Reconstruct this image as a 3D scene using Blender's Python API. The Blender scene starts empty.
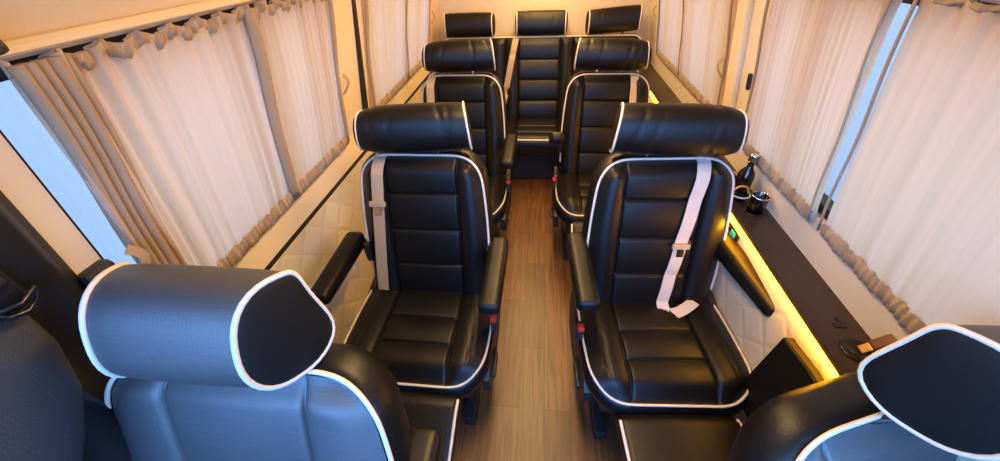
import bpy, bmesh, math, random
import numpy as np
from mathutils import Vector, Matrix
random.seed(7)
COL = bpy.context.scene.collection
PI = math.pi
R = math.radians

# ------------------------------------------------------------------ materials
def new_mat(name):
    m = bpy.data.materials.new(name); m.use_nodes = True
    nt = m.node_tree
    return m, nt, nt.nodes['Principled BSDF'], nt.nodes['Material Output']

def simple(name, col, rough=.5, metal=0, spec=.5, coat=0):
    m, nt, b, o = new_mat(name)
    b.inputs['Base Color'].default_value = (*col, 1)
    b.inputs['Roughness'].default_value = rough
    b.inputs['Metallic'].default_value = metal
    b.inputs['Specular IOR Level'].default_value = spec
    b.inputs['Coat Weight'].default_value = coat
    return m

def bump(nt, b, tex_out, strength, dist=.01):
    n = nt.nodes.new('ShaderNodeBump')
    n.inputs['Strength'].default_value = strength
    n.inputs['Distance'].default_value = dist
    nt.links.new(tex_out, n.inputs['Height'])
    nt.links.new(n.outputs['Normal'], b.inputs['Normal'])

def leather(name, col, rough, perforated=False, spec=.29):
    m, nt, b, o = new_mat(name)
    b.inputs['Base Color'].default_value = (*col, 1)
    b.inputs['Roughness'].default_value = rough
    b.inputs['Specular IOR Level'].default_value = spec
    tc = nt.nodes.new('ShaderNodeTexCoord')
    v = nt.nodes.new('ShaderNodeTexVoronoi'); v.inputs['Scale'].default_value = 420
    nt.links.new(tc.outputs['Object'], v.inputs['Vector'])
    n = nt.nodes.new('ShaderNodeTexNoise'); n.inputs['Scale'].default_value = 14; n.inputs['Detail'].default_value = 3
    nt.links.new(tc.outputs['Object'], n.inputs['Vector'])
    a = nt.nodes.new('ShaderNodeMath'); a.operation = 'MULTIPLY_ADD'; a.inputs[1].default_value = 3.0
    nt.links.new(n.outputs['Fac'], a.inputs[0]); nt.links.new(v.outputs['Distance'], a.inputs[2])
    h = a.outputs[0]
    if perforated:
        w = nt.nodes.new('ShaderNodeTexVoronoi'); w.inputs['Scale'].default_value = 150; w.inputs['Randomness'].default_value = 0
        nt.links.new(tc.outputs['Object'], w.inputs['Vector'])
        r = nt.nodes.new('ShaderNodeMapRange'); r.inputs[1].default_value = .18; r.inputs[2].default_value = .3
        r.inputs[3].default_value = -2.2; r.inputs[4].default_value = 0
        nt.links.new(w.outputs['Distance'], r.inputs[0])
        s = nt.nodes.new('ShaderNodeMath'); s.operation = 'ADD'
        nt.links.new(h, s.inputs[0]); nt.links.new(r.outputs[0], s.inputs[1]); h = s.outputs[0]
    bump(nt, b, h, .22, .0012)
    return m

def cloth(name, col, transl=.5, weave=900):
    m, nt, b, o = new_mat(name)
    b.inputs['Base Color'].default_value = (*col, 1)
    b.inputs['Roughness'].default_value = .95
    b.inputs['Specular IOR Level'].default_value = .1
    t = nt.nodes.new('ShaderNodeBsdfTranslucent'); t.inputs['Color'].default_value = (*col, 1)
    mx = nt.nodes.new('ShaderNodeMixShader'); mx.inputs[0].default_value = transl
    tc = nt.nodes.new('ShaderNodeTexCoord')
    mp = nt.nodes.new('ShaderNodeMapping'); mp.inputs['Scale'].default_value = (0, 1, .03)
    nt.links.new(tc.outputs['Object'], mp.inputs['Vector'])
    n = nt.nodes.new('ShaderNodeTexNoise'); n.inputs['Scale'].default_value = 90; n.inputs['Detail'].default_value = 2
    nt.links.new(mp.outputs[0], n.inputs['Vector'])
    bump(nt, b, n.outputs['Fac'], .25, .002)
    rp = nt.nodes.new('ShaderNodeMapRange'); rp.inputs[3].default_value = .92; rp.inputs[4].default_value = 1.05
    nt.links.new(n.outputs['Fac'], rp.inputs[0])
    mc = nt.nodes.new('ShaderNodeMixRGB'); mc.blend_type = 'MULTIPLY'; mc.inputs[0].default_value = 1
    mc.inputs[1].default_value = (*col, 1)
    nt.links.new(rp.outputs[0], mc.inputs[2])
    nt.links.new(mc.outputs[0], t.inputs['Color']); nt.links.new(mc.outputs[0], b.inputs['Base Color'])
    nt.links.new(b.outputs[0], mx.inputs[1]); nt.links.new(t.outputs[0], mx.inputs[2])
    nt.links.new(mx.outputs[0], o.inputs['Surface'])
    return m

def emit(name, col, s):
    m, nt, b, o = new_mat(name)
    b.inputs['Base Color'].default_value = (*[min(1, c) for c in col], 1)
    b.inputs['Emission Color'].default_value = (*col, 1)
    b.inputs['Emission Strength'].default_value = s
    return m

def glass_mat(name, tint):
    m, nt, b, o = new_mat(name)
    t = nt.nodes.new('ShaderNodeBsdfTransparent'); t.inputs['Color'].default_value = (*tint, 1)
    g = nt.nodes.new('ShaderNodeBsdfGlossy'); g.inputs['Roughness'].default_value = .02
    mx = nt.nodes.new('ShaderNodeMixShader'); mx.inputs[0].default_value = .06
    nt.links.new(t.outputs[0], mx.inputs[1]); nt.links.new(g.outputs[0], mx.inputs[2])
    nt.links.new(mx.outputs[0], o.inputs['Surface'])
    return m

def wood_floor(name):
    m, nt, b, o = new_mat(name)
    N = nt.nodes.new; L = nt.links.new
    tc = N('ShaderNodeTexCoord')
    mp = N('ShaderNodeMapping'); mp.inputs['Rotation'].default_value = (0, 0, R(90)); mp.inputs['Location'].default_value = (.13, .05, 0)
    L(tc.outputs['Object'], mp.inputs['Vector'])
    br = N('ShaderNodeTexBrick'); br.inputs['Scale'].default_value = 1
    br.inputs['Brick Width'].default_value = .62; br.inputs['Row Height'].default_value = .115
    br.inputs['Mortar Size'].default_value = .0012; br.inputs['Mortar Smooth'].default_value = .3
    br.inputs['Color1'].default_value = (.078, .033, .013, 1); br.inputs['Color2'].default_value = (.125, .054, .021, 1)
    br.inputs['Mortar'].default_value = (.035, .015, .006, 1)
    L(mp.outputs[0], br.inputs['Vector'])
    m2 = N('ShaderNodeMapping'); m2.inputs['Scale'].default_value = (30, 1.6, 1)
    L(tc.outputs['Object'], m2.inputs['Vector'])
    n = N('ShaderNodeTexNoise'); n.inputs['Scale'].default_value = 2.2; n.inputs['Detail'].default_value = 6; n.inputs['Distortion'].default_value = .6
    L(m2.outputs[0], n.inputs['Vector'])
    rp = N('ShaderNodeMapRange'); rp.inputs[1].default_value = .25; rp.inputs[2].default_value = .75; rp.inputs[3].default_value = .42; rp.inputs[4].default_value = 1.55
    L(n.outputs['Fac'], rp.inputs[0])
    mc = N('ShaderNodeMixRGB'); mc.blend_type = 'MULTIPLY'; mc.inputs[0].default_value = 1
    L(br.outputs['Color'], mc.inputs[1]); L(rp.outputs[0], mc.inputs[2]); L(mc.outputs[0], b.inputs['Base Color'])
    b.inputs['Roughness'].default_value = .38
    bump(nt, b, br.outputs['Fac'], -.3, .002)
    return m

def quilt_mat(name, col, seamcol):
    # diamond-stitched vinyl; pattern in object y/z
    m, nt, b, o = new_mat(name)
    N = nt.nodes.new; L = nt.links.new
    tc = N('ShaderNodeTexCoord'); sx = N('ShaderNodeSeparateXYZ'); L(tc.outputs['Object'], sx.inputs[0])
    outs = []
    for sg in (1, -1):
        a = N('ShaderNodeMath'); a.operation = 'MULTIPLY_ADD'; a.inputs[1].default_value = sg * 1.05
        L(sx.outputs['Z'], a.inputs[0]); L(sx.outputs['Y'], a.inputs[2])
        s = N('ShaderNodeMath'); s.operation = 'MULTIPLY'; s.inputs[1].default_value = PI / .17
        L(a.outputs[0], s.inputs[0])
        si = N('ShaderNodeMath'); si.operation = 'SINE'; L(s.outputs[0], si.inputs[0])
        ab = N('ShaderNodeMath'); ab.operation = 'ABSOLUTE'; L(si.outputs[0], ab.inputs[0])
        outs.append(ab.outputs[0])
    mn = N('ShaderNodeMath'); mn.operation = 'MINIMUM'; L(outs[0], mn.inputs[0]); L(outs[1], mn.inputs[1])
    r = N('ShaderNodeMapRange'); r.inputs[2].default_value = .5; r.interpolation_type = 'SMOOTHSTEP'; L(mn.outputs[0], r.inputs[0])
    r2 = N('ShaderNodeMapRange'); r2.inputs[1].default_value = .015; r2.inputs[2].default_value = .06; L(mn.outputs[0], r2.inputs[0])
    mc = N('ShaderNodeMixRGB'); L(r2.outputs[0], mc.inputs[0])
    mc.inputs[1].default_value = (*seamcol, 1); mc.inputs[2].default_value = (*col, 1)
    L(mc.outputs[0], b.inputs['Base Color'])
    b.inputs['Roughness'].default_value = .45
    bump(nt, b, r.outputs[0], .3, .006)
    return m

def fabric_wall(name, col, rough=.6):
    m, nt, b, o = new_mat(name)
    b.inputs['Base Color'].default_value = (*col, 1); b.inputs['Roughness'].default_value = rough
    b.inputs['Specular IOR Level'].default_value = .3
    n = nt.nodes.new('ShaderNodeTexNoise'); n.inputs['Scale'].default_value = 300
    tc = nt.nodes.new('ShaderNodeTexCoord'); nt.links.new(tc.outputs['Object'], n.inputs['Vector'])
    bump(nt, b, n.outputs['Fac'], .12, .001)
    return m

def dark_wood(name):
    m, nt, b, o = new_mat(name)
    N = nt.nodes.new; L = nt.links.new
    tc = N('ShaderNodeTexCoord'); mp = N('ShaderNodeMapping'); mp.inputs['Scale'].default_value = (40, 2, 1)
    L(tc.outputs['Object'], mp.inputs['Vector'])
    n = N('ShaderNodeTexNoise'); n.inputs['Scale'].default_value = 2; n.inputs['Detail'].default_value = 5
    L(mp.outputs[0], n.inputs['Vector'])
    mc = N('ShaderNodeMixRGB'); L(n.outputs['Fac'], mc.inputs[0])
    mc.inputs[1].default_value = (.018, .009, .007, 1); mc.inputs[2].default_value = (.05, .026, .02, 1)
    L(mc.outputs[0], b.inputs['Base Color']); b.inputs['Roughness'].default_value = .33
    return m

M = {}
M['leather'] = leather('black_leather', (.005, .0045, .0045), .40)
M['perf_lit'] = leather('lit_perforated_leather', (.034, .034, .037), .54, True, 1.0)  # black leather made paler and shinier to hold the blue windscreen light
M['suede'] = leather('black_side_leather', (.006, .0055, .0055), .6, False, .2)
M['pipe'] = simple('white_piping', (.60, .545, .49), .5)
M['belt'] = fabric_wall('beige_webbing', (.45, .37, .29), .6)
M['belt_light'] = fabric_wall('pale_grey_webbing', (.52, .47, .43), .5)
M['belt_tan'] = fabric_wall('tan_webbing', (.42, .31, .2), .6)
M['plastic'] = simple('black_plastic', (.012, .012, .013), .5)
M['gloss'] = simple('gloss_black_plastic', (.01, .01, .012), .25)
M['red'] = simple('red_plastic', (.6, .03, .02), .4)
M['chrome'] = simple('chrome', (.75, .75, .76), .15, 1)
M['tan_plastic'] = simple('tan_plastic', (.42, .3, .19), .45)
M['curtain'] = cloth('peach_curtain_cloth', (.79, .575, .40), .5)
M['hem_shaded'] = cloth('shaded_tan_hem', (.40, .285, .185), .15)  # curtain cloth darkened; the shade of layered folds is in its colour
M['cream'] = fabric_wall('cream_trim', (.68, .55, .38))
M['cream_pale'] = fabric_wall('pale_sill_trim', (.66, .58, .48))
M['rail'] = simple('cream_rail', (.70, .55, .34), .5)
M['ceil'] = fabric_wall('headliner', (.66, .53, .37))
M['quilt'] = quilt_mat('quilted_vinyl', (.60, .52, .40), (.50, .41, .30))
M['black'] = simple('black_rubber', (.008, .008, .008), .6)
M['floor'] = wood_floor('wood_plank_floor')
M['dwood'] = dark_wood('dark_wood_veneer')
M['glass'] = glass_mat('window_glass', (.72, .85, .93))
M['led'] = emit('amber_led', (1, .42, .008), 42)
M['lamp'] = emit('warm_lamp', (1, .60, .25), 1)
M['gold'] = simple('gold_foil', (.75, .42, .12), .28, .8)
M['brownfoil'] = simple('brown_wrapper', (.16, .06, .03), .35, .2)
M['dglass'] = simple('dark_bottle_glass', (.012, .008, .006), .08, 0, .6)
M['white'] = simple('white_plastic', (.8, .78, .74), .35)
M['amber'] = simple('amber_plastic', (.75, .35, .05), .3)
M['green'] = emit('green_lit_panel', (.02, .45, .28), .6)
M['asphalt'] = simple('pale_paving', (.40, .37, .35), .9)

# ------------------------------------------------------------------ object helpers
def link(o, parent=None):
    COL.objects.link(o)
    if parent: o.parent = parent
    return o

def mesh_obj(name, verts, faces, mat, parent=None, smooth=True, mats=None, fmat=None):
    me = bpy.data.meshes.new(name)
    me.from_pydata([tuple(map(float, v)) for v in verts], [], faces)
    for mm in (mats or [mat]): me.materials.append(mm)
    if fmat is not None: me.polygons.foreach_set('material_index', fmat)
    me.polygons.foreach_set('use_smooth', [smooth] * len(me.polygons))
    bm = bmesh.new(); bm.from_mesh(me); bmesh.ops.recalc_face_normals(bm, faces=bm.faces); bm.to_mesh(me); bm.free()
    me.update()
    return link(bpy.data.objects.new(name, me), parent)

def bm_obj(name, bm, mat, parent=None, smooth=False):
    me = bpy.data.meshes.new(name)
    bmesh.ops.recalc_face_normals(bm, faces=bm.faces)
    bm.to_mesh(me); bm.free(); me.materials.append(mat)
    me.polygons.foreach_set('use_smooth', [smooth] * len(me.polygons))
    return link(bpy.data.objects.new(name, me), parent)

def add_box(bm, c, s, bev=0, mtx=None, seg=2):
    r = bmesh.ops.create_cube(bm, size=1)
    vs = r['verts']
    for v in vs: v.co = Vector((v.co.x * s[0], v.co.y * s[1], v.co.z * s[2]))
    if bev:
        es = list({e for v in vs for e in v.link_edges})
        rb = bmesh.ops.bevel(bm, geom=es, offset=bev, segments=seg, profile=.6, affect='EDGES')
        vs = list({v for f in rb['faces'] for v in f.verts} | {v for v in vs if v.is_valid})
        # every vertex of this island
        seen = set(vs); st = list(vs)
        while st:
            q = st.pop()
            for e in q.link_edges:
                w = e.other_vert(q)
                if w not in seen: seen.add(w); st.append(w)
        vs = list(seen)
    T = Matrix.Translation(Vector(c)) @ (mtx if mtx else Matrix.Identity(4))
    for v in vs: v.co = T @ v.co
    return vs

def box(name, c, s, mat, parent=None, bev=0, rot=None, smooth=False, seg=2):
    bm = bmesh.new(); add_box(bm, c, s, bev, rot, seg)
    return bm_obj(name, bm, mat, parent, smooth)

def tube_vf(pts, r, n=8, closed=False, flat=1.0):
    P = [Vector(p) for p in pts]; V = []; F = []
    k = len(P); up = None
    for i in range(k):
        a = P[(i - 1) % k] if (closed or i) else P[i]
        b = P[(i + 1) % k] if (closed or i < k - 1) else P[i]
        t = (b - a).normalized()
        if up is None:
            up = t.orthogonal().normalized()
        up = (up - t * up.dot(t)).normalized(); sd = t.cross(up)
        for j in range(n):
            q = 2 * PI * j / n
            V.append(P[i] + up * math.cos(q) * r + sd * math.sin(q) * r * flat)
    for i in range(k if closed else k - 1):
        i2 = (i + 1) % k
        for j in range(n):
            j2 = (j + 1) % n
            F.append((i * n + j, i * n + j2, i2 * n + j2, i2 * n + j))
    if not closed:
        F.append(tuple(range(n))); F.append(tuple((k - 1) * n + j for j in range(n)))
    return V, F

def tube(name, pts, r, mat, parent=None, n=8, closed=False):
    if name == 'piping' and not closed:
        P = [Vector(p) for p in pts]
        # even spacing, then relax small steps
        L = [0]
        for a, b in zip(P[:-1], P[1:]): L.append(L[-1] + (b - a).length)
        m = int(L[-1] / .008); Q = []; j = 0
        for i in range(m + 1):
            d = L[-1] * i / m
            while j < len(P) - 2 and L[j + 1] < d: j += 1
            t = (d - L[j]) / max(1e-9, L[j + 1] - L[j]); Q.append(P[j].lerp(P[j + 1], t))
        for it in range(14):
            Q = [Q[0]] + [(Q[i - 1] + Q[i] * 2 + Q[i + 1]) / 4 for i in range(1, len(Q) - 1)] + [Q[-1]]
        pts = Q
    V, F = tube_vf(pts, r, n, closed)
    return mesh_obj(name, V, F, mat, parent)

def lathe(name, prof, mat, parent=None, n=28, loc=(0, 0, 0), tilt=None):
    V = []; F = []
    T = Matrix.Translation(Vector(loc)) @ (tilt if tilt else Matrix.Identity(4))
    for (r, z) in prof:
        for j in range(n):
            a = 2 * PI * j / n; V.append(T @ Vector((r * math.cos(a), r * math.sin(a), z)))
    for i in range(len(prof) - 1):
        for j in range(n):
            j2 = (j + 1) % n; F.append((i * n + j, i * n + j2, (i + 1) * n + j2, (i + 1) * n + j))
    F.append(tuple(range(n))); F.append(tuple((len(prof) - 1) * n + j for j in range(n)))
    return mesh_obj(name, V, F, mat, parent)

def ribbon(name, pts, wdir, width, mat, parent=None, th=.003, nrm=None):
    P = [Vector(p) for p in pts]; V = []; F = []
    for i, p in enumerate(P):
        a = P[max(0, i - 1)]; b = P[min(len(P) - 1, i + 1)]; t = (b - a).normalized()
        w = Vector(wdir[i] if isinstance(wdir, list) else wdir); w = (w - t * w.dot(t)).normalized(); n = t.cross(w)
        for s, d in ((-1, -1), (1, -1), (1, 1), (-1, 1)): V.append(p + w * s * width / 2 + n * d * th / 2)
    for i in range(len(P) - 1):
        for j in range(4):
            F.append((i * 4 + j, i * 4 + (j + 1) % 4, i * 4 + 4 + (j + 1) % 4, i * 4 + 4 + j))
    F.append((0, 1, 2, 3)); k = 4 * (len(P) - 1); F.append((k, k + 1, k + 2, k + 3))
    return mesh_obj(name, V, F, mat, parent, smooth=False)

def thing(name, label, cat, loc=(0, 0, 0), rz=0, group=None):
    o = bpy.data.objects.new(name, None); link(o); o.empty_display_size = .05
    o.location = loc; o.rotation_euler = (0, 0, rz); o['label'] = label; o['category'] = cat
    if group: o['group'] = group
    return o

def tag(o, label, cat, group=None):
    o['label'] = label; o['category'] = cat
    if group: o['group'] = group
    return o

def struct(o):
    o['kind'] = 'structure'; return o

# ------------------------------------------------------------------ upholstery pads
def samples(lo, hi, n, marks, w=.004):
    s = set(np.linspace(lo, hi, n).round(5))
    for m in marks:
        for d in (-2.2 * w, -w, -.45 * w, 0, .45 * w, w, 2.2 * w):
            if lo < m + d < hi: s.add(round(m + d, 5))
    s = sorted(s); out = [s[0]]
    for q in s[1:]:
        if q - out[-1] > w * .3: out.append(q)
    out[-1] = s[-1]
    return out

def pad(name, mat, parent, wfn, H, front, T, xf, xmarks=(), smarks=(), nx=34, ns=40, edge=.012, perf_lit=None, back_bulge=0., xmid=0, rtop=0):
    """Upholstered pad: front face as a grid over an outline x=+-wfn(s), s in 0..H, closed by rounded
    sides and a back. Returns the object and the outline of the front face."""
    W = max(wfn(s) for s in np.linspace(0, H, 60))
    us = [x / W for x in samples(-W, W, nx, xmarks)]
    ss = samples(0, H, ns, smarks)
    if rtop: ss = sorted(set([q for q in ss if q < H - rtop] + [H - rtop + rtop * math.sin(PI / 2 * k / 14) for k in range(15)]))
    V = []; F = []; fm = []
    nu = len(us); nv = len(ss)
    for s in ss:
        w = wfn(s)
        for u in us:
            # keep inner seams straight: only the outer part of a row is squeezed by the outline
            x = u * W
            if w < W:
                k = .62 * W
                if abs(x) > k or w < k:
                    kk = min(k, w * .9)
                    x = math.copysign(kk + (abs(x) - kk) * (w - kk) / (W - kk), x) if abs(x) > kk else x
            V.append(xf(x, s, front(x, s, w)))
    for j in range(nv - 1):
        for i in range(nu - 1):
            F.append((j * nu + i, j * nu + i + 1, (j + 1) * nu + i + 1, (j + 1) * nu + i))
            if perf_lit:
                xm = (us[i] + us[i + 1]) * W / 2
                fm.append(1 if perf_lit(xm, ss[j]) else 0)
    loop = [(0, i) for i in range(nu)] + [(j, nu - 1) for j in range(1, nv)] + [(nv - 1, i) for i in range(nu - 2, -1, -1)] + [(j, 0) for j in range(nv - 2, 0, -1)]
    L2 = []
    for (j, i) in loop:
        s = ss[j]; w = wfn(s); x = us[i] * W
        if w < W:
            k = .62 * W; kk = min(k, w * .9)
            x = math.copysign(kk + (abs(x) - kk) * (w - kk) / (W - kk), x) if abs(x) > kk else x
        L2.append((x, s, front(x, s, w)))
    n = len(L2)
    nor = []
    for q in range(n):
        a = L2[(q - 1) % n]; b = L2[(q + 1) % n]
        t = Vector((b[0] - a[0], b[1] - a[1])); t.normalize() if t.length > 1e-9 else None
        nor.append((t.y, -t.x))
    prev = [j * nu + i for (j, i) in loop]
    for (d, off) in ((.006, edge * .55), (.02, edge), (.045, edge * 1.25), (T * .6, edge), (T - .02, edge * .3), (T, -.02)):
        base = len(V)
        for q in range(n):
            x, s, z = L2[q]
            zz = (z - d) if d < T * .55 else (z * (1 - (d - T * .55) / (T * .45)) - d)
            V.append(xf(x + nor[q][0] * off, s + nor[q][1] * off, zz))
        for q in range(n):
            q2 = (q + 1) % n
            F.append((prev[q], prev[q2], base + q2, base + q)); fm.append(0)
        prev = list(range(base, base + n))
    cen = len(V); V.append(xf(xmid, H / 2, -T - back_bulge))
    for q in range(n):
        F.append((prev[q], prev[(q + 1) % n], cen)); fm.append(0)
    o = mesh_obj(name, V, F, mat, parent, mats=[mat, M['perf_lit']] if perf_lit else None, fmat=fm if perf_lit else None)
    return o, L2, nor, (nu, nv)

def round_top(w0, w1, H, r, mid=None):
    """half width: w0 at s=0 -> mid -> w1 at the top with rounded corners r"""
    def f(s):
        t = s / H
        w = w0 + (w1 - w0) * t if mid is None else (w0 * (1 - t) ** 2 + 2 * mid * t * (1 - t) + w1 * t * t)
        if s > H - r:
            k = (s - (H - r)) / r
            w -= r * (1 - math.sqrt(max(0, 1 - k * k)))
        return w
    return f

def seam(d, w=.004): return math.exp(-(d / w) ** 2)
def smooth(t): t = min(1, max(0, t)); return t * t * (3 - 2 * t)

def quilt_front(c, seams, H, bol, edge_drop, groove=.011, pillow=.010, wander=0):
    ss = [0] + sorted(seams) + [H]
    def f(x, s, w):
        ax = abs(x); n = 0
        if ax < c:
            for a, b in zip(ss[:-1], ss[1:]):
                if a <= s <= b:
                    t = (s - (a + b) / 2) / ((b - a) / 2); n += pillow * (1 - t * t)
            n += .004 * (1 - (ax / c) ** 2)
            for q in seams: n -= groove * seam(s - q) * .75
        else:
            t = (ax - c) / max(.02, w - c)
            n += bol * math.sin(PI * min(1, t ** .85)) + .004
            n -= .010 * smooth((t - .55) / .45)
        n -= groove * seam(ax - c)
        n *= .12 + .88 * smooth((H - s) / .05)
        n -= edge_drop * smooth((s - (H - .06)) / .06)
        return n
    return f

# ------------------------------------------------------------------ headrest roll
def headrest(parent, mat, W, d, h, taper, xf, wr=(), pipe_r=.0062, sides=(-1, 1), capmat=None, seed=0, flare=0, waist=0, soft=0, drop=0):
    """Roll with flat ends; cross-section in (b = back, e = up); xf maps (x, b, e)."""
    rnd = random.Random(seed)
    nth = 40; xs = sorted(set([round(v, 4) for v in np.linspace(-1, 1, 45)]))
    def cs(th):
        c, s = math.cos(th), math.sin(th)
        p = 2.6
        r = (abs(c) ** p + abs(s) ** p) ** (-1 / p)
        b, e = r * c * d / 2, r * s * h / 2
        # flatter front (b<0), fuller top
        if b > 0 and drop: b *= 1 - drop * smooth((e / (h / 2) + .75) / 1.6)
        if e < 0: b *= 1 - .12 * (e / (h / 2)) ** 2
        return b, e
    V = []; F = []
    rings = []
    wr = list(wr)
    def ring(xn, k, dx=0):
        idx = []
        for j in range(nth):
            th = 2 * PI * j / nth
            b, e = cs(th)
            kk = k
            for (w0, ph, am) in wr:
                kk -= am * math.exp(-((xn - w0 - .05 * math.sin(2 * th + ph)) / .035) ** 2) * (.5 + .5 * math.cos(th - ph))
            b *= kk; e *= kk
            x = xn * W / 2 * (1 + taper * (b / (d / 2)) - flare * (e / (h / 2))) + dx
            idx.append(len(V)); V.append(xf(x, b, e))
        return idx
    def join(a, c):
        for j in range(nth):
            j2 = (j + 1) % nth; F.append((a[j], a[j2], c[j2], c[j]))
    fm = []
    def shape(xn): return (1 - .035 * abs(xn) ** 6 + .02 * (1 - xn * xn)) * (1 - waist * (xn + 1) / 2) * (1 - (.17 * abs(xn) ** 5 if soft * xn > 0 else 0))
    for i, xn in enumerate(xs): rings.append(ring(xn, shape(xn)))
    for a, c in zip(rings[:-1], rings[1:]): join(a, c)
    nroll = len(F)
    for sg, r0 in ((-1, rings[0]), (1, rings[-1])):
        pr = r0
        for k, dx in ((.95, .004), (.85, .007 + .005 * (sg == soft)), (.6, .010 + .009 * (sg == soft)), (.3, .012 + .011 * (sg == soft)), (.05, .012 + .012 * (sg == soft))):
            q = ring(sg, k * shape(sg), sg * dx); join(pr, q); pr = q
        F.append(tuple(pr))
    fmi = [0] * nroll + [1] * (len(F) - nroll)
    o = mesh_obj('headrest', V, F, mat, parent, mats=[mat, capmat or M['suede']], fmat=fmi)
    for sg in sides:
        pts = []
        for j in range(nth):
            th = 2 * PI * j / nth; b, e = cs(th); k = shape(sg) * 1.01
            b *= k; e *= k
            pts.append(xf(sg * W / 2 * (1 + taper * (b / (d / 2)) - flare * (e / (h / 2))), b, e))
        tube('piping', pts, pipe_r * (.75 if sg == soft else 1), M['pipe'], o, 8, True)
    return o

# ------------------------------------------------------------------ captain seat
def captain_seat(label, x, y, rz=0, z=0, recl=14.5, hr=None, leg=None, belt=None, aisle=1, arms=(0, 0), arm_splay=(0, 0), cab=False, bw=.29, H=.62, seed=0, base=True, arm_off=(.297, .297), arm_up=0, arm_y=0):
    t = thing('captain_seat', label, 'seat', (x, y, z), rz, 'captain seats of the van')
    rb = R(recl)
    u = Vector((0, math.sin(rb), math.cos(rb))); nrm = Vector((0, -math.cos(rb), math.sin(rb)))
    O = Vector((0, .01, .43))
    bx = lambda a, s, n: O + Vector((a, 0, 0)) + u * s + nrm * n
    SM = [.16, .32, .475] if not cab else [.14, .28, .42]
    perf_lit = (lambda xm, s: .14 < abs(xm) < .4 or s > .1) if cab else None
    # backrest
    wf = round_top(.245, .222, H, .085, .272) if not cab else round_top(bw, bw - .06, H, .09, bw + .01)
    ff = quilt_front(.142, SM, H, .024 if not cab else .010, .02, .010, .007)
    bo, L2, nor, (nu, nv) = pad('backrest', M['leather'], t, wf, H, ff, .125, bx, (-.142, .142), SM, 38, 44, .016, perf_lit, rtop=.085)
    pe = .010 if cab else .004
    path = [bx(L2[q][0] + nor[q][0] * pe, L2[q][1] + nor[q][1] * pe, L2[q][2] + .001) for q in range(nu - 1 + 6, len(L2))]
    path = path[:-6]
    tube('piping', path, .0046, M['pipe'], bo, 8)
    # headrest
    hr = hr or dict(W=.380, d=.135, h=.165, taper=-.03, s=.725, n=.0, tilt=6, flare=.045, yaw=7 * aisle)
    tl = R(hr['tilt'])
    hu = u * math.cos(tl) + nrm * math.sin(tl); hb = u * math.sin(tl) - nrm * math.cos(tl)
    HO = O + u * hr['s'] + nrm * hr['n'] + Vector((hr.get('dx', 0), 0, 0))
    hyaw = Matrix.Rotation(R(hr.get('yaw', 0)), 3, 'Z')
    roll = R(hr.get('roll', 0))
    def hx(a, b, e):
        return HO + hyaw @ (Vector((a, 0, 0)) + hb * b + hu * (e + a * math.tan(roll)))
    rnd = random.Random(seed)
    wr = [(rnd.uniform(-.85, -.55), rnd.uniform(1, 4), .055), (rnd.uniform(-.5, -.3), rnd.uniform(2, 4), .04), (rnd.uniform(.35, .6), rnd.uniform(2, 4), .055), (rnd.uniform(.65, .85), rnd.uniform(1, 4), .045)] if not cab else []
    headrest(t, M['perf_lit'] if cab else M['leather'], hr['W'], hr['d'], hr['h'], hr['taper'], hx, wr, .0048 if cab else .0042, seed=seed, flare=hr.get('flare', 0), waist=hr.get('waist', 0), soft=0 if cab else -aisle, drop=hr.get('drop', 0))
    # posts joining headrest and backrest
    for sg in (-1, 1):
        tube('headrest_post', [bx(sg * .07, H - .04, -.06), HO + Vector((sg * .07, 0, 0)) + hb * .01 - hu * (hr['h'] / 2 - .03)], .007, M['plastic'] if cab else M['chrome'], t)
    # cushion: s runs forward from the crease
    ca = R(2.5)
    cf = Vector((0, -math.cos(ca), math.sin(ca))); cn = Vector((0, math.sin(ca), math.cos(ca)))
    CO = Vector((0, .07, .445))
    cx = lambda a, s, n: CO + Vector((a, 0, 0)) + cf * s + cn * n
    HC = .462
    cw = round_top(.272, .265, HC, .115, .288)
    ssm = [.195, .32]
    fb = quilt_front(.142, ssm, HC, .017, .026, .010, .009)
    def fc(a, s, w):
        n = fb(a, s, w)
        n -= .02 * smooth((s - .36) / .10)
        # curved double stitch on the side bolsters
        for o_ in (.0, .012):
            c0 = .215 + o_ - 1.2 * max(0, .30 - s) ** 2
            if .17 < s < .42: n -= .0035 * seam(abs(a) - c0, .0035) * smooth((s - .17) / .05) * smooth((.42 - s) / .05)
        return n
    co, L3, nor3, (nu3, nv3) = pad('cushion', M['leather'], t, cw, HC, fc, .12, cx, (-.142, .142, -.221, .221), ssm, 38, 40, .014, rtop=.115)
    k0, k1 = nu3 - 1 + 3, len(L3) - 3
    tube('piping', [cx(L3[q][0] + nor3[q][0] * .004, L3[q][1] + nor3[q][1] * .004, L3[q][2] + .001) for q in range(k0, k1)], .0046, M['pipe'], co, 8)
    # base: shroud, pedestal and slide rails
    if base:
        bm = bmesh.new(); add_box(bm, (0, -.13, .275), (.44, .42, .10), .015)
        add_box(bm, (0, -.12, .14), (.30, .34, .20), .02)
        for sg in (-1, 1): add_box(bm, (sg * .19, -.12, .03), (.05, .46, .06), .008)
        bm_obj('pedestal', bm, M['plastic'], t)
        for sg in (-1, 1):
            V = []; F = []
            prof = [(.10, .46), (.02, .45), (-.12, .40), (-.30, .385), (-.33, .36), (-.32, .27), (-.20, .21), (-.02, .20), (.08, .24), (.12, .34)]
            for dx in (0, .028):
                for (py, pz) in prof: V.append((sg * (.262 + dx), py, pz))
            k = len(prof); F = [tuple(range(k)), tuple(range(k, 2 * k))] + [(i, (i + 1) % k, k + (i + 1) % k, k + i) for i in range(k)]
            mesh_obj('side_shroud', V, F, M['plastic'], t, False)
            tube('recline_lever', [(sg * .292, -.16, .31), (sg * .302, -.2, .32), (sg * .302, -.29, .325)], .009, M['plastic'], t)
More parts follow.
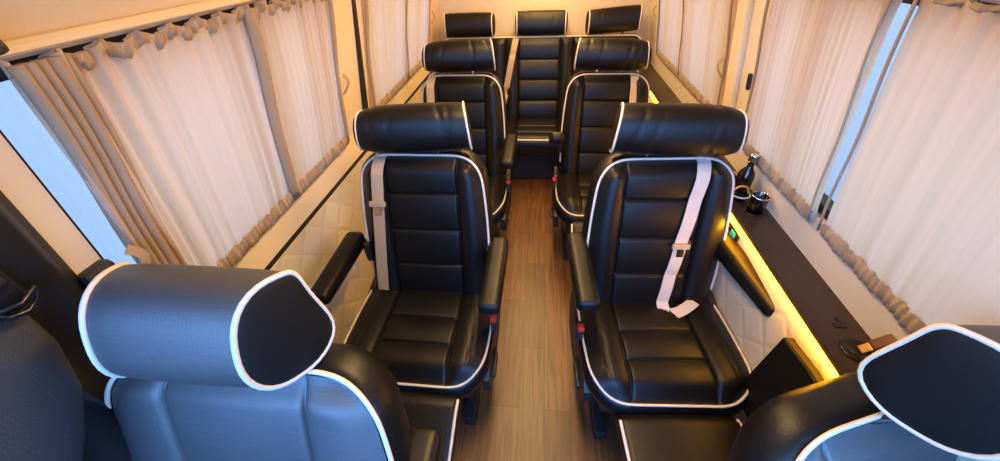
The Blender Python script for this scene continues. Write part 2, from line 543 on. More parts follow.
    # armrests
    for sg, raise_, spl, ao in ((-1, arms[0], arm_splay[0], arm_off[0]), (1, arms[1], arm_splay[1], arm_off[1])):
        mt = Matrix.Translation(Vector((sg * ao,   .10 + arm_up + arm_y, .665 + arm_up))) @ Matrix.Rotation(R(-spl) * sg, 4, 'Z') @ Matrix.Rotation(-R(raise_), 4, 'X')
        bm = bmesh.new(); add_box(bm, (0, -.165, 0), (.078, .37, .076), .026, None, 4)
        for v in bm.verts:
            f = max(0, -v.co.y - .05) / .3
            if v.co.z < 0: v.co.z += .018 * f
            v.co = mt @ v.co
        ar = bm_obj('armrest', bm, M['leather'], t, True)
        bm = bmesh.new(); add_box(bm, (sg * .262, .085 + arm_up + arm_y, .63 + arm_up), (.03, .07, .10), .012)
        bm_obj('hinge', bm, M['plastic'], ar)
    # leg rest
    if leg is not None:
        la = R(leg)
        lf = Vector((0, -math.cos(la), -math.sin(la))); ln = Vector((0, -math.sin(la), math.cos(la)))
        LO = Vector((0, -.415, .405))
        lx = lambda a, s, n: LO + Vector((a, 0, 0)) + lf * s + ln * n
        HL = .30
        lw = round_top(.19, .185, HL, .05)
        lff = lambda a, s, w: .012 * (1 - (a / w) ** 2) - .02 * smooth((s - HL + .06) / .06) - .02 * smooth((.03 - s) / .03)
        lo, L4, nor4, (n4, m4) = pad('leg_rest', M['leather'], t, lw, HL, lff, .05, lx, (), (), 20, 24, .008, rtop=.05)
        tube('piping', [lx(L4[q][0] + nor4[q][0] * .003, L4[q][1] + nor4[q][1] * .003, L4[q][2]) for q in range(n4 - 1 + 1, len(L4) - 1)], .0055, M['pipe'], lo, 8)
    # seat belt lying on the backrest
    if belt:
        pts = []
        x0, x1 = belt['x']
        for k in range(25):
            s = H + .012 - (H - .03) * k / 24
            xx = x0 + (x1 - x0) * k / 24
            sc = min(max(s, .001), H - .001)
            n = ff(xx, sc, wf(sc)) + .010
            if k == 0: n -= .03
            pts.append(bx(xx, s, n))
        if belt.get('tail'):
            last = pts[-1]
            q0, q1, q2, q3 = last, last + Vector((-.008, -.05, -.03)), last + Vector((.03, -.075, -.02)), last + Vector((.12, -.01, .012))
            pts += [q0 * (1 - v) ** 3 + q1 * 3 * v * (1 - v) ** 2 + q2 * 3 * v * v * (1 - v) + q3 * v ** 3 for v in [k / 14 for k in range(1, 15)]]
        wds = [(1, 0, 0)] * 25 + [(math.cos(1.5 * v), -math.sin(1.5 * v), 0) for v in [k / 14 for k in range(1, len(pts) - 24)]]
        wb = ribbon('seat_belt', pts, wds, .046, belt.get('mat', M['belt']), t)
        ts = belt.get('tongue')
        if ts:
            k = int((H - ts) / (H - .03) * 24)
            p = pts[k]
            rotm = Matrix((Vector((1, 0, 0)), u, nrm)).transposed().to_4x4()
            bm = bmesh.new()
            add_box(bm, p + nrm * .006 + u * .008, (.066, .022, .012), .004, rotm)
            bm_obj('belt_tongue', bm, M['tan_plastic'], wb)
            bm = bmesh.new()
            add_box(bm, p + nrm * .008 - u * .017, (.026, .036, .004), .001, rotm)
            bm_obj('tongue_plate', bm, M['chrome'], wb)
    # buckle on the aisle side
    if base:
        sx = aisle
        bm = bmesh.new(); add_box(bm, (sx * .296, -.15, .485), (.024, .03, .075), .006, Matrix.Rotation(R(-14), 4, 'X'))
        b = bm_obj('belt_buckle', bm, M['plastic'], t)
        bm = bmesh.new(); add_box(bm, (sx * .296, -.162, .518), (.022, .026, .020), .003, Matrix.Rotation(R(-14), 4, 'X'))
        q = bm_obj('release_button', bm, M['red'], b); q['label'] = 'red release button'
    return t

captain_seat('black captain seat left of the aisle directly behind the front left seat, tan belt', -.448, 1.005, leg=22, aisle=1, arm_off=(.325, .297), arm_splay=(1, 0), belt=dict(x=(-.15, -.205), tongue=.40, mat=M['belt_tan']), seed=3)
captain_seat('black captain seat right of the aisle beside the amber strip, pale belt across it', .464, 1.005, rz=R(3.5), leg=2, aisle=-1, arms=(0, -4), arm_splay=(0, -9), arm_off=(.297, .262), arm_up=.03, belt=dict(x=(.125, .06), tongue=.27, mat=M['belt_light'], tail=True), seed=5)
captain_seat('smaller looking black captain seat left of the aisle, directly in front of the rear bench', -.472, 2.0, leg=30, aisle=1, belt=dict(x=(-.175, -.2), mat=M['belt']), seed=8)
captain_seat('black captain seat right of the aisle in front of the rear bench, its armrest raised', .395, 2.075, z=-.02, recl=15.5, leg=40, aisle=-1, arms=(24, 0), belt=dict(x=(.145, .16), mat=M['belt']), seed=11)
HRA = dict(W=.297, d=.178, h=.195, drop=.62, dx=.002, taper=.18, s=.765, n=.0, tilt=-2)
HRB = dict(W=.25, d=.190, h=.212, drop=.55, waist=.22, taper=.13, s=.735, n=.032, tilt=1, dx=.09, roll=-12)
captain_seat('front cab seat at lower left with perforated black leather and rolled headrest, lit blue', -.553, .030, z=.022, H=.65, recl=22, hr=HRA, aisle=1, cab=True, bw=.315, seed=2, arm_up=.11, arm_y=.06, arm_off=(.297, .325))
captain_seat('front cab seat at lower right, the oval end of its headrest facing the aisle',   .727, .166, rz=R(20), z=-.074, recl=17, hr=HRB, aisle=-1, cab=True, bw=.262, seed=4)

# ------------------------------------------------------------------ rear bench
bench = thing('rear_bench_seat', 'black leather bench seat across the rear with three headrests and white piping', 'seat', (-.025, 2.965, 0))
rb = R(13); u = Vector((0, math.sin(rb), math.cos(rb))); nrm = Vector((0, -math.cos(rb), math.sin(rb)))
OB = Vector((0, .01, .44)); HB = .615; WB = .765
bxb = lambda a, s, n: OB + Vector((a, 0, 0)) + u * s + nrm * n
cents = (-.535, 0, .525)
bse = [.15, .31, .46]
def bench_front(c, H, seams):
    ss = [0] + seams + [H]
    def f(x, s, w):
        n = 0
        xc = min(cents, key=lambda q: abs(x - q)); ax = abs(x - xc)
        if ax < .165:
            for a, b in zip(ss[:-1], ss[1:]):
                if a <= s <= b:
                    t = (s - (a + b) / 2) / ((b - a) / 2); n += .010 * (1 - t * t)
            for q in seams: n -= .008 * seam(s - q)
        else:
            n += .02 * math.sin(PI * min(1, (ax - .165) / .1))
        n -= .010 * seam(ax - .165) + .012 * seam(abs(abs(x) - .265)) + .006 * seam(ax - .205)
        n *= .15 + .85 * smooth((H - s) / .05)
        n -= .006 * smooth((s - (H - .05)) / .05)
        return n
    return f
bm_marks = [c + d for c in cents for d in (-.165, .165)] + [-.265, .265]
bo, L2, nor, (nu, nv) = pad('backrest', M['leather'], bench, round_top(WB, WB, HB, .05), HB, bench_front(0, HB, bse), .12, bxb, bm_marks, bse, 60, 40, .012, rtop=.05)
tube('piping', [bxb(L2[q][0] + nor[q][0] * .004, L2[q][1] + nor[q][1] * .004, L2[q][2] + .002) for q in range(nu + 4, len(L2) - 4)], .0065, M['pipe'], bo)
COB = Vector((0, .06, .44)); cfB = Vector((0, -1, .03)).normalized(); cnB = Vector((0, .03, 1)).normalized()
cxb = lambda a, s, n: COB + Vector((a, 0, 0)) + cfB * s + cnB * n
HCB = .465
fB0 = bench_front(0, HCB, [.2, .33])
co, L3, nor3, (n3, m3) = pad('cushion', M['leather'], bench, round_top(WB - .01, WB - .01, HCB, .06), HCB, lambda a, s, w: fB0(a, s, w) - .003 * smooth((s - .38) / .085), .15, cxb, bm_marks, [.2, .33], 60, 34, .012, rtop=.06)
tube('piping', [cxb(L3[q][0] + nor3[q][0] * .004, L3[q][1] + nor3[q][1] * .004, L3[q][2] + .002) for q in range(n3 + 2, len(L3) - 2)], .0065, M['pipe'], co)
bm = bmesh.new(); add_box(bm, (0, .0, .16), (1.46, .50, .30), .015); add_box(bm, (0, -.255, .21), (.36, .02, .11), .004); add_box(bm, (0, -.262, .16), (.2, .02, .012), .002)
bm_obj('bench_base', bm, M['plastic'], bench)
for i, (cx_, rl, lift) in enumerate(((-.548, 0, .0), (.008, 0, .003), (.545, 4, .012))):
    tl = R(2); hu = u * math.cos(tl) + nrm * math.sin(tl); hb = u * math.sin(tl) - nrm * math.cos(tl)
    HO = OB + u * (HB + .092 + lift) + Vector((cx_, 0, 0)) + nrm * .0
    tr = math.tan(R(rl))
    h = headrest(bench, M['leather'], .375, .115, .165, .03, lambda a, b, e, HO=HO, hb=hb, hu=hu, tr=tr: HO + Vector((a, 0, 0)) + hb * b + hu * (e + a * tr), [(-.6, 2, .03), (.5, 3, .03), (.1, 3, .02)], .0045, seed=i + 20)
    for sg in (-1, 1):
        tube('headrest_post', [OB + u * (HB - .05) + Vector((cx_ + sg * .08, 0, 0)) - nrm * .05, HO + Vector((sg * .08, 0, 0)) - hu * .06], .007, M['plastic'], bench)
f0 = bench_front(0, HB, bse)
pts = []
for k in range(22):
    s = HB + .015 - (HB - .06) * k / 21; xx = -.178 - .118 * k / 21
    sc = min(max(s, .001), HB - .001)
    pts.append(bxb(xx, s, f0(xx, sc, WB) + (.012 if k else -.02)))
wb = ribbon('seat_belt', pts, (1, 0, 0), .046, M['belt_tan'], bench)
p = pts[-2]; bm = bmesh.new(); add_box(bm, p + Vector((0, -.012, -.01)), (.06, .014, .03), .004); bm_obj('belt_tongue', bm, M['tan_plastic'], wb)

# ------------------------------------------------------------------ body shell
CX = -.022
def wx(s, z, out=0):            # inner wall plane, leaning in above the sill
    return CX + s * (.87 + out - .189 * (max(0, z - .96) if s < 0 else z - .96))
YF, YR = -1.15, 3.30

def sheet(name, rows, mat, parent=None, smooth=False):
    V = [p for r in rows for p in r]; n = len(rows[0]); F = []
    for j in range(len(rows) - 1):
        for i in range(n - 1): F.append((j * n + i, j * n + i + 1, (j + 1) * n + i + 1, (j + 1) * n + i))
    return mesh_obj(name, V, F, mat, parent, smooth)

def slab(bm, y0, y1, z0, z1, s, o0, o1):
    """wall block between y0..y1, z0..z1 whose inner face follows the leaning wall; o0 inner, o1 outer offset"""
    P = [bm.verts.new((wx(s, z, o), y, z)) for z in (z0, z1) for y in (y0, y1) for o in (o0, o1)]
    for f in ((0, 1, 3, 2), (4, 5, 7, 6), (0, 1, 5, 4), (2, 3, 7, 6), (0, 2, 6, 4), (1, 3, 7, 5)):
        bm.faces.new([P[i] for i in f])

fl = struct(box('floor', (CX, 1.1, -.03), (1.86, 4.5, .06), M['floor']))
ZT, ZB = 1.540, .97
# left wall: quilted lower panel, sill, pillars, header
bm = bmesh.new()
slab(bm, .40, YR, .83, ZB - .012, -1, .002, .09)          # sill band
slab(bm, .40, YR, ZT, 1.62, -1, .0, .09)                  # header
slab(bm, .345, .43, ZB - .012, ZT, -1, .004, .09)         # front pillar
slab(bm, 1.46, 1.80, ZB - .012, ZT, -1, -.006, .09)       # middle pillar
slab(bm, 2.94, YR, ZB - .012, ZT, -1, .0, .09)
wl = struct(bm_obj('wall_left', bm, M['cream']))
bm = bmesh.new(); slab(bm, .40, YR, .0, .80, -1, .006, .09)
q = bm_obj('quilted_panel', bm, M['quilt'], wl)
bm = bmesh.new(); slab(bm, .40, YR, .80, .83, -1, .012, .05)
struct(bm_obj('trim_1', bm, M['black']))
# black strip beside the left middle pillar
bm = bmesh.new(); slab(bm, 1.672, 1.70, .83, 1.62, -1, -.008, .02)
struct(bm_obj('trim_2', bm, M['black']))
# right wall
bm = bmesh.new()
slab(bm, .03, YR, .70, ZB - .012, 1, -.002, .09)
slab(bm, .03, YR, ZT, 1.62, 1, .0, .09)
slab(bm, .03, .12, ZB - .012, ZT, 1, .0, .09)
slab(bm, 1.45, 1.76, ZB - .012, ZT, 1, -.002, .09)
slab(bm, 2.94, YR, ZB - .012, ZT, 1, .0, .09)
wr_ = struct(bm_obj('wall_right', bm, M['cream_pale']))
wr_.data.materials.append(M['cream'])
box('side_pillar', (wx(1, 1.25) - .012, 1.65, 1.25), (.03, .09, .58), M['cream'], wr_, .012, Matrix.Rotation(R(-10.7), 4, 'Y'))
q = sheet('quilted_panel', [[(.768, .42, z), (.768, YR, z)] for z in (0, .795)], M['quilt'], wr_)
q = box('panel_end', (.825, .415, .395), (.115, .01, .79), M['cream'], wr_)
# rear wall
wre = struct(box('wall_rear', (CX, YR + .03, .95), (1.9, .06, 1.95), M['cream']))
for xx in (-.32, .30): box('panel_seam', (CX + xx, YR - .001, 1.5), (.006, .004, .8), M['rail'], wre)
# ceiling with coves
prof = []
for s in (-1, 1):
    pass
pts = [(.757, 1.563), (.748, 1.575), (.735, 1.605), (.70, 1.68), (.62, 1.78), (.48, 1.85), (.25, 1.88)]
full = [(-a, z) for a, z in pts] + [(a, z) for a, z in reversed(pts)]
ce = struct(sheet('ceiling', [[(CX + a, y, z) for a, z in full] for y in (-.28, 1.5, YR)], M['ceil'], None, True))
roof = box('roof_skin', (CX, 1.5, 1.93), (1.8, 3.62, .02), M['black'], ce)
# cab shell: nose, doors, windscreen surround
bm = bmesh.new()
add_box(bm, (CX, -1.2, .42), (1.9, .08, .9)); add_box(bm, (CX, -.98, .74), (1.7, .42, .2), .06)
for s in (-1, 1):
    add_box(bm, (CX + s * .80, -.66, 1.38), (.07, .07, .95), .02, Matrix.Rotation(R(-38), 4, 'X'))
add_box(bm, (CX, -.30, 1.80), (1.6, .12, .14), .03)
wf_ = struct(bm_obj('wall_front', bm, M['plastic']))
for k, s in ((1, -1), (2, 1)):
    bm = bmesh.new()
    add_box(bm, (CX + s * .90, -.51, .45), (.06, 1.24, .96), .02)
    d = struct(bm_obj('door_%d' % k, bm, M['plastic']))
prof = [(-.12, .78), (-.12, 1.20), (-.04, 1.275), (.06, 1.305), (.16, 1.315), (.235, 1.305), (.272, 1.275), (.286, 1.22), (.28, 1.15), (.252, 1.063), (.205, .99), (.15, .93), (.10, .85), (.07, .78)]
V = []; F = []; cy, cz = .06, 1.05; k = len(prof)
for (dx, sc_) in ((0, 1.0), (.045, 1.0), (.060, .965), (.068, .90), (.076, .70), (.082, .42), (.084, .12)):
    for (py, pz) in prof: V.append((-.862 + dx, cy + (py - cy) * sc_, cz + (pz - cz) * sc_))
for j in range(6):
    for i in range(k): F.append((j * k + i, j * k + (i + 1) % k, (j + 1) * k + (i + 1) % k, (j + 1) * k + i))
F.append(tuple(range(k))); F.append(tuple(6 * k + i for i in range(k)))
mesh_obj('padded_panel', V, F, M['perf_lit'], bpy.data.objects['door_1'])
# ------------------------------------------------------------------ windows (glass, gasket, posts)
def window(n, s, y0, y1, post):
    bm = bmesh.new()
    slab(bm, y0, y1, ZB - .01, ZT, s, .050, .056)
    w = struct(bm_obj('window_%d' % n, bm, M['glass']))
    bm = bmesh.new(); th = .032
    slab(bm, y0 - .02, y0 + th - .02, ZB - .03, ZT, s, .02, .06); slab(bm, y1 - th, y1 + .0, ZB - .03, ZT, s, .02, .06)
    slab(bm, y0, y1, ZT - .026, ZT + .02, s, .02, .062); slab(bm, y0, y1, ZB - .03, ZB + .02, s, .02, .062)
    for p in post: slab(bm, p - .018, p + .018, ZB, ZT, s, .03, .06)
    bm_obj('window_frame', bm, M['black'], w)
window(1, -1, .43, 1.46, [1.015])  # unseen post added behind the curtain fold to block daylight
window(2, -1, 1.80, 2.94, [2.36])
window(3, 1, .12, 1.50, [])
window(4, 1, 1.80, 2.94, [2.36])

# ------------------------------------------------------------------ curtains
def curtain(label, s, y0, y1, n_pl, seed, zt=1.546, zb=.948, amp=.010, bunch=None, hems=(), group='window curtains', scallop=.017, ties=(), hd=1):
    rnd = random.Random(seed)
    ph = [rnd.uniform(0, 6.28) for _ in range(6)]
    nu = int(max(60, n_pl * 14)); nb = 30
    Lc = y1 - y0
    def warp(a):
        # bunch = (side, share): compress cloth near one edge
        return a
    def off(a, b):
        w = 2 * PI * n_pl * a + .9 * math.sin(2 * PI * 2.3 * a + ph[0]) + .5 * math.sin(2 * PI * 5.1 * a + ph[1])
        k = .55 + .45 * math.sin(2 * PI * 1.7 * a + ph[2] + b * .6)
        A = amp * k * (1 - .35 * b)
        o = A * math.sin(w + .25 * math.sin(3 * b + ph[3])) + A * .35 * math.sin(2.3 * w + ph[4])
        # gathered top and bottom on the rods
        e = math.exp(-(b / .05) ** 2) + 1.0 * math.exp(-((1 - b) / .05) ** 2)
        o += e * .008 * math.sin(2 * PI * n_pl * 1.6 * a + ph[5])
        if bunch:
            d, c, ba, bn = bunch
            q = (a if d < 0 else 1 - a) / c
            if q < 1: o += ba * (1 - q) ** .5 * math.sin(2 * PI * bn * q + .5 * math.sin(2 * b)) * (1 - .25 * b)
        return o
    V = []; F = []
    bs = [0, .012, .03, .05, .075] + list(np.linspace(.11, .86, nb - 12)) + [.89, .915, .935, .95, .965, .98, 1]
    for b in bs:
        for i in range(nu + 1):
            a = i / nu
            sag = scallop * abs(math.sin(PI * (Lc / .075) * a)) ** 1.3 * max(0, 1 - b / .12)
            z = zt + (zb - zt) * b - sag
            V.append((wx(s, z) - s * (.012 + off(a, b) + .012 * math.sin(PI * b) * .3), y0 + Lc * a, z))
    n = nu + 1
    for j in range(len(bs) - 1):
        for i in range(nu): F.append((j * n + i, j * n + i + 1, (j + 1) * n + i + 1, (j + 1) * n + i))
    t = thing('curtain', label, 'curtain', (0, 0, 0), 0, group)
    mesh_obj('cloth_panel', V, F, M['curtain'], t)
    for (yy, w) in hems:       # edge hems and layered folds, their lost daylight put into the tan
        for side in (0,):
            pts = []
            for b in np.linspace(.015, .985, 16):
                z = zt + (zb - zt) * b
                pts.append(Vector((wx(s, z) - s * (.024 + .004 * math.sin(9 * b)), yy + .006 * math.sin(4 * b + seed), z)))
            VV, FF = tube_vf(pts, w, 10, False, .5)
            mesh_obj('shaded_side_fold', VV, FF, M['hem_shaded'], t)
    # gathered band along the foot of the cloth
    V = []; F = []
    m = int(Lc * 620)
    for r, (zz, oo) in enumerate(((.985, .016), (.977, .020), (.962, .023), (.946, .022), (.938, .014))):
        for i in range(m + 1):
            a = i / m
            w = math.sin(2 * PI * Lc / .021 * a + 1.3 * math.sin(2 * PI * 7 * a + ph[2])) * .0034
            V.append((wx(s, zz) - s * (oo + w + .003 * math.sin(40 * a + r)), y0 + Lc * a, zz + .002 * math.sin(2 * PI * Lc / .05 * a + ph[1])))
    for j in range(4):
        for i in range(m): F.append((j * (m + 1) + i, j * (m + 1) + i + 1, (j + 1) * (m + 1) + i + 1, (j + 1) * (m + 1) + i))
    mesh_obj('gathered_foot', V, F, M['hem_shaded'], t)
    # ruffled heading hanging from the rail hooks
    V = []; F = []
    m = int(Lc * 420)
    rows = ((0, .010), (.008, .016), (.016, .019), (.024, .018), (.031, .012))
    for (dz, oo) in [(r_[0] * hd, r_[1]) for r_ in rows]:
        for i in range(m + 1):
            a = i / m; q = abs(math.sin(PI * (Lc / .075) * a))
            z = zt - .001 - dz * (.75 + .25 * q) - .014 * hd * q ** 1.3 * (1 - .25 * dz / .044)
            w = .006 * math.sin(2 * PI * Lc / .0375 * a + ph[3] + dz * 30) + .003 * math.sin(2 * PI * Lc / .017 * a + ph[0])
            V.append((wx(s, z) - s * (oo + w), y0 + Lc * a, z))
    for j in range(len(rows) - 1):
        for i in range(m): F.append((j * (m + 1) + i, j * (m + 1) + i + 1, (j + 1) * (m + 1) + i + 1, (j + 1) * (m + 1) + i))
    mesh_obj('heading', V, F, M['hem_shaded'], t)
    for (yy, zz, ln) in ties:
        pts = []
        for k in range(9):
            q = k / 8
            pts.append((wx(s, zz - ln * q) - s * (.034 + .014 * math.sin(PI * q)), yy + .012 * math.sin(5 * q), zz - ln * q))
        ribbon('tie_strap', pts, (0, 1, 0), .020, M['hem_shaded'], t, .003)
    return t

curtain('front left curtain bunched into deep folds beside the bare blue strip of glass', -1, .470, 1.005, 9, 1, amp=.009, bunch=(-1, .25, .016, 4.2), hems=((1.0, .016), (.474, .010), (.488, .011), (.505, .009), (.522, .012), (.541, .008)), ties=((.452, 1.20, .085),))
curtain('second left curtain, pleated, between the shaded tan fold and the middle left pillar', -1, 1.005, 1.455, 13, 2, amp=.011, hems=((1.445, .008),), ties=((1.462, 1.24, .07),))
curtain('left curtain just behind the black pillar strip, with a plain edge at its rear', -1, 1.765, 2.385, 12, 3, amp=.008, hems=((2.375, .006), (1.775, .008)))
curtain('rearmost left curtain, next to the rear bench', -1, 2.365, 2.94, 13, 4, amp=.008, hems=((2.93, .008),), ties=((2.95, 1.25, .07),))
curtain('large smooth right curtain nearest the front right seat', 1, .13, .905, 11, 5, hd=.4, amp=.006, hems=((.90, .007),))
curtain('pleated right curtain between the bright glass gap and the right pillar', 1, .955, 1.46, 16, 6, hd=.5, amp=.010, hems=((.958, .006), (1.457, .009)))
curtain('right curtain behind the cream pillar, pleated', 1, 1.725, 2.385, 15, 7, amp=.007, hems=((2.375, .005), (1.735, .008)), ties=((1.73, 1.22, .075),))
curtain('rearmost right curtain, beside the rear bench', 1, 2.365, 2.93, 14, 8, amp=.007, hems=((2.92, .008),), ties=((2.945, 1.25, .07),))

def rail(label, s, y0, y1):
    V = []; F = []
    pr = [(.0, 1.547), (-.024, 1.548), (-.029, 1.552), (-.028, 1.560), (-.020, 1.566), (.0, 1.567)]
    ys = np.linspace(y0, y1, 14)
    for y in ys:
        for (o, z) in pr: V.append((wx(s, z, o), y, z))
    k = len(pr)
    for j in range(len(ys) - 1):
        for i in range(k): F.append((j * k + i, j * k + (i + 1) % k, (j + 1) * k + (i + 1) % k, (j + 1) * k + i))
    F.append(tuple(range(k))); F.append(tuple((len(ys) - 1) * k + i for i in range(k)))
    return tag(mesh_obj('curtain_rail', V, F, M['rail'], None, False), label, 'rail', 'curtain rails')
rail('cream curtain rail above the front left curtains', -1, .45, 1.47)
rail('cream curtain rail above the rear left curtains', -1, 1.79, 2.96)
rail('cream curtain rail above the front right curtains', 1, .05, 1.51)
rail('cream curtain rail above the rear right curtains', 1, 1.79, 2.96)

# ------------------------------------------------------------------ right side counter with led strip
ct = thing('side_counter', 'long dark wood counter along the right wall under the curtains', 'counter', (.816, 1.87, .79))
box('counter_top', (0, 0, .012), (.132, 2.80, .022), M['dwood'], ct, .003)
bm = bmesh.new(); add_box(bm, (-.03, 0, -.012), (.035, 2.78, .022)); bm_obj('mounting_batten', bm, M['plastic'], ct)
for (yy, xx) in ((.594, .818), (1.19, .820)):
    tr = Vector((xx - .816, yy - 1.87, .0235))
    lathe('cup_holder', [(.0, .0006), (.028, .0008), (.030, .0035), (.037, .0035), (.038, .0005)], M['gloss'], ct, 32, tr)
led = tag(box('led_strip', (.755, 1.885, .779), (.014, 2.72, .020), M['led']), 'glowing amber led strip under the edge of the dark wood counter', 'light')

# items on the counter
t = thing('metal_tumbler', 'shiny dark metal tumbler standing in the counter cup holder', 'cup', (.820, 1.19, .8165))
lathe('body', [(.022, 0), (.027, .004), (.029, .03), (.030, .062), (.028, .066), (.026, .064), (.025, .02), (0, .018)], simple('gunmetal', (.09, .09, .10), .16, 1), t)
tube('rim', [(.029 * math.cos(a), .029 * math.sin(a), .065) for a in np.linspace(0, 2 * PI, 24, endpoint=False)], .0022, M['chrome'], t, 6, True)
t = thing('bottle', 'dark glass bottle with a silver cap at the back of the counter', 'bottle', (.812, 1.315, .8135))
lathe('body', [(.0, 0), (.028, .001), (.031, .006), (.031, .075), (.026, .098), (.012, .118), (.011, .142), (.0, .142)], M['dglass'], t)
lathe('cap', [(.0, .138), (.0155, .138), (.016, .168), (.014, .172), (0, .172)], M['chrome'], t)
t = thing('dish', 'small dark dish with a pale rim and amber handle on the counter', 'dish', (.795, 1.275, .8135))
lathe('bowl', [(0, 0), (.024, 0), (.034, .012), (.036, .022), (.033, .022), (.03, .012), (.0, .006)], M['dglass'], t)
tube('rim', [(.0355 * math.cos(a), .0355 * math.sin(a), .023) for a in np.linspace(0, 2 * PI, 28, endpoint=False)], .0026, M['white'], t, 6, True)
tube('handle', [(.030 * math.cos(a), .0, .022 + .034 * math.sin(a)) for a in np.linspace(0, PI, 14)], .004, M['amber'], t, 8)
t = thing('jar', 'squat black jar with chrome lid on the counter, partly behind the headrest', 'jar', (.790, 1.37, .8135))
lathe('body', [(0, 0), (.024, 0), (.026, .004), (.026, .042), (.022, .048), (0, .048)], M['gloss'], t)
lathe('lid', [(0, .047), (.021, .047), (.021, .058), (.018, .061), (0, .061)], M['chrome'], t)
tag(lathe('stopper', [(0, 0), (.013, 0), (.0135, .003), (.0132, .012), (.011, .0145), (0, .015)], M['white'], None, 24, (.858, 1.245, .8135)), 'small white cap lying by the tumbler against the sill', 'cap')
# candy bar stuck in the cup holder
t = thing('candy_bar', 'gold and brown wrapped bar leaning out of the front cup holder', 'bar', (.822, .594, .8165))
dv = Vector((.55, -.05, .75)).normalized()
rm = dv.to_track_quat('Z', 'Y').to_matrix().to_4x4()
bm = bmesh.new(); add_box(bm, dv * .068, (.026, .014, .085), .005, rm, 3); bm_obj('wrapper', bm, M['brownfoil'], t, True)
for k, (a, w) in enumerate(((.012, .022), (.122, .028))):
    bm = bmesh.new(); add_box(bm, dv * a, (w, .006, .024), .002, rm)
    bm_obj('foil_end', bm, M['gold'], t)
bm = bmesh.new(); add_box(bm, (.004, -1.20, .0245), (.030, .016, .004), .0018); add_box(bm, (.012, -1.185, .0245), (.012, .022, .004), .0018)
bm_obj('lid_latch', bm, M['gloss'], ct)
# control panel
t = thing('control_panel', 'small switch panel with green lights under the counter beside the right seat', 'panel', (.766, 1.165, .715))
box('face_plate', (-.004, 0, 0), (.008, .105, .075), M['gloss'], t, .003)
box('display', (-.0095, -.018, .006), (.003, .035, .045), M['green'], t, .001)
for k in range(3): box('switch', (-.0105, .026, -.022 + .022 * k), (.005, .03, .015), M['plastic'] if k != 1 else M['white'], t, .002)
box('surround', (-.003, .0, .042), (.012, .115, .008), M['amber'], t, .002)
# black bag wedged beside the front right seat
V = []; F = []
prof = [(.30, .36), (.715, .36), (.703, .55), (.693, .715), (.685, .725), (.675, .724), (.578, .74), (.40, .74), (.30, .66)]
for x_ in (.728, .734, .752, .758):
    ins = .008 if x_ in (.728, .758) else 0
    for (yy, zz) in prof:
        V.append((x_, .6 + (yy - .6) * (1 - ins * 6), .62 + (zz - .62) * (1 - ins * 6)))
k = len(prof)
for j in range(3):
    for i in range(k): F.append((j * k + i, j * k + (i + 1) % k, (j + 1) * k + (i + 1) % k, (j + 1) * k + i))
F.append(tuple(range(k))); F.append(tuple(3 * k + i for i in range(k)))
bag = tag(mesh_obj('pouch', V, F, M['suede'], None, False), 'black peaked pouch between the front right seat and the quilted panel', 'pouch')

# ------------------------------------------------------------------ left cab pillar
def pillar():
    V = []; F = []
    ys = [.10, .11, .125, .14, .16, .18, .20, .235, .27, .29, .31, .335, .35, .362, .372, .382]
    zs = [.45, .70, .85, .95, 1.02, 1.08, 1.15, 1.25, 1.35, 1.45, 1.62]
    for z in zs:
        for y in ys:
            o = 0
            o -= .03 * smooth((.382 - y) / .04)                       # steps in from the cream pillar
            o -= .045 * math.exp(-((y - .20) / .07) ** 2) * smooth((1.20 - z) / .15)   # swelling lower panel
            o += .03 * math.exp(-((y - .30) / .04) ** 2) * smooth((1.2 - z) / .06) * smooth((z - .95) / .1)   # recess
            V.append((wx(-1, z, o), y, z))
    n = len(ys)
    for j in range(len(zs) - 1):
        for i in range(n - 1): F.append((j * n + i, j * n + i + 1, (j + 1) * n + i + 1, (j + 1) * n + i))
    b = len(V)
    for z in zs: V.append((wx(-1, z, .08), ys[-1], z)); V.append((wx(-1, z, .08), ys[0], z))
    for j in range(len(zs) - 1):
        F.append((j * n + n - 1, (j + 1) * n + n - 1, b + 2 * j + 2, b + 2 * j)); F.append((j * n, (j + 1) * n, b + 2 * j + 3, b + 2 * j + 1))
    return mesh_obj('trim_3', V, F, simple('dark_grey_trim', (.012, .012, .014), .42), None, True)
pl = struct(pillar())
box('pillar_foot', (wx(-1, 1.10) + .012, .405, 1.135), (.05, .055, .12), M['plastic'], pl, .01)
t = thing('belt_guide', 'black seat belt height adjuster on the dark left cab pillar', 'seat belt guide', (wx(-1, 1.27) + .034, .275, 1.275))
box('housing', (0, 0, 0), (.024, .05, .085), M['gloss'], t, .010, None, True)
box('slot', (.012, .0, .012), (.006, .034, .010), M['black'], t, .002)
tube('guide_loop', [(.024, -.026, -.015), (.03, 0, -.022), (.024, .026, -.015), (.022, .02, -.034), (.024, 0, -.04), (.022, -.02, -.034)], .0045, M['gloss'], t, 8, True)
# coat hook / vent at the top left corner
hk = thing('grab_handle', 'black handle end at the top left above the rail', 'handle', (-.722, .447, 1.582))
box('grip', (0, -.02, 0), (.03, .06, .05), M['plastic'], hk, .008, Matrix.Rotation(R(-12), 4, 'Y'))
box('mount', (-.018, -.02, 0), (.02, .03, .03), M['plastic'], hk, .004)
# dark buckle on the right pillar
tag(box('belt_clip', (wx(1, 1.2) - .012, 1.51, 1.19), (.012, .018, .06), M['plastic'], None, .004, Matrix.Rotation(R(-10.7), 4, 'Y')), 'small dark clip on the pale pillar between the right curtains', 'clip')

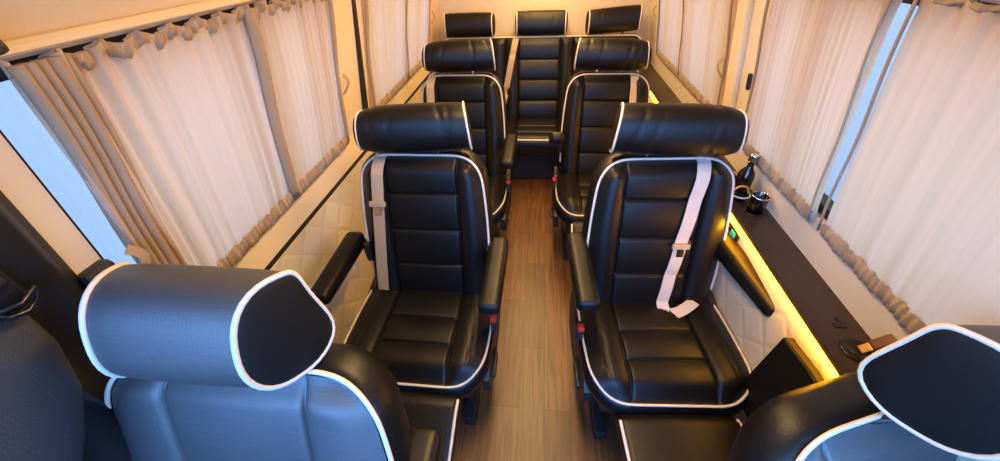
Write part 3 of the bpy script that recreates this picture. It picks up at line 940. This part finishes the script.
# ------------------------------------------------------------------ lamps
def ceiling_lamp(x, y, lx, ly, power, col=(1, .63, .25)):
    t = thing('ceiling_lamp', 'recessed warm ceiling lamp in the headliner', 'lamp', (x, y, 1.868), 0, 'ceiling lamps')
    box('bezel', (0, 0, 0), (lx + .02, ly + .02, .012), M['rail'], t, .004)
    l = bpy.data.lights.new('lamp_light', 'AREA'); l.shape = 'RECTANGLE'; l.size = lx; l.size_y = ly
    l.energy = power; l.color = col; l.spread = R(170)
    o = bpy.data.objects.new('lamp_light', l); link(o, t); o.location = (0, 0, -.008)
for y in (.75, 1.6, 2.45): ceiling_lamp(CX, y, .12, .5, 17)
ceiling_lamp(CX, 3.05, .5, .12, 10, (1, .56, .17))

# ground outside, seen through the bare strips of glass
g = box('ground', (0, 1, -.62), (60, 60, .02), M['asphalt']); struct(g)

# ------------------------------------------------------------------ world
w = bpy.data.worlds.new('sky'); bpy.context.scene.world = w; w.use_nodes = True
nt = w.node_tree; N = nt.nodes.new; L = nt.links.new
bg = nt.nodes['Background']
tc = N('ShaderNodeTexCoord'); sx = N('ShaderNodeSeparateXYZ'); L(tc.outputs['Generated'], sx.inputs[0])
r1 = N('ShaderNodeMapRange'); r1.inputs[1].default_value = -.30; r1.inputs[2].default_value = -.80; L(sx.outputs['Y'], r1.inputs[0])
mx = N('ShaderNodeMixRGB'); L(r1.outputs[0], mx.inputs[0])
mx.inputs[1].default_value = (1.0, .93, .86, 1); mx.inputs[2].default_value = (1.15, 3.0, 7.2, 1)
L(mx.outputs[0], bg.inputs['Color']); bg.inputs['Strength'].default_value = 1.9

# ------------------------------------------------------------------ camera
f_, pi_, ya_, ro_ = 359.1, R(39.31), R(7.43), R(-2.72)
fw = Vector((-math.sin(ya_) * math.cos(pi_), math.cos(ya_) * math.cos(pi_), -math.sin(pi_)))
rt = Vector((math.cos(ya_), math.sin(ya_), 0)); up = rt.cross(fw)
rt, up = rt * math.cos(ro_) + up * math.sin(ro_), -rt * math.sin(ro_) + up * math.cos(ro_)
cam = bpy.data.cameras.new('camera'); cam.sensor_width = 36; cam.lens = f_ / 1000 * 36; cam.clip_start = .02; cam.clip_end = 100
co = bpy.data.objects.new('camera', cam); link(co)
mt = Matrix((rt, up, -fw)).transposed().to_4x4(); mt.translation = Vector((0, 0, 1.656))
co.matrix_world = mt
sc = bpy.context.scene
sc.camera = co
vs = sc.view_settings
vs.view_transform = 'Standard'; vs.look = 'None'; vs.gamma = 1; vs.exposure = 0.0; vs.use_curve_mapping = False
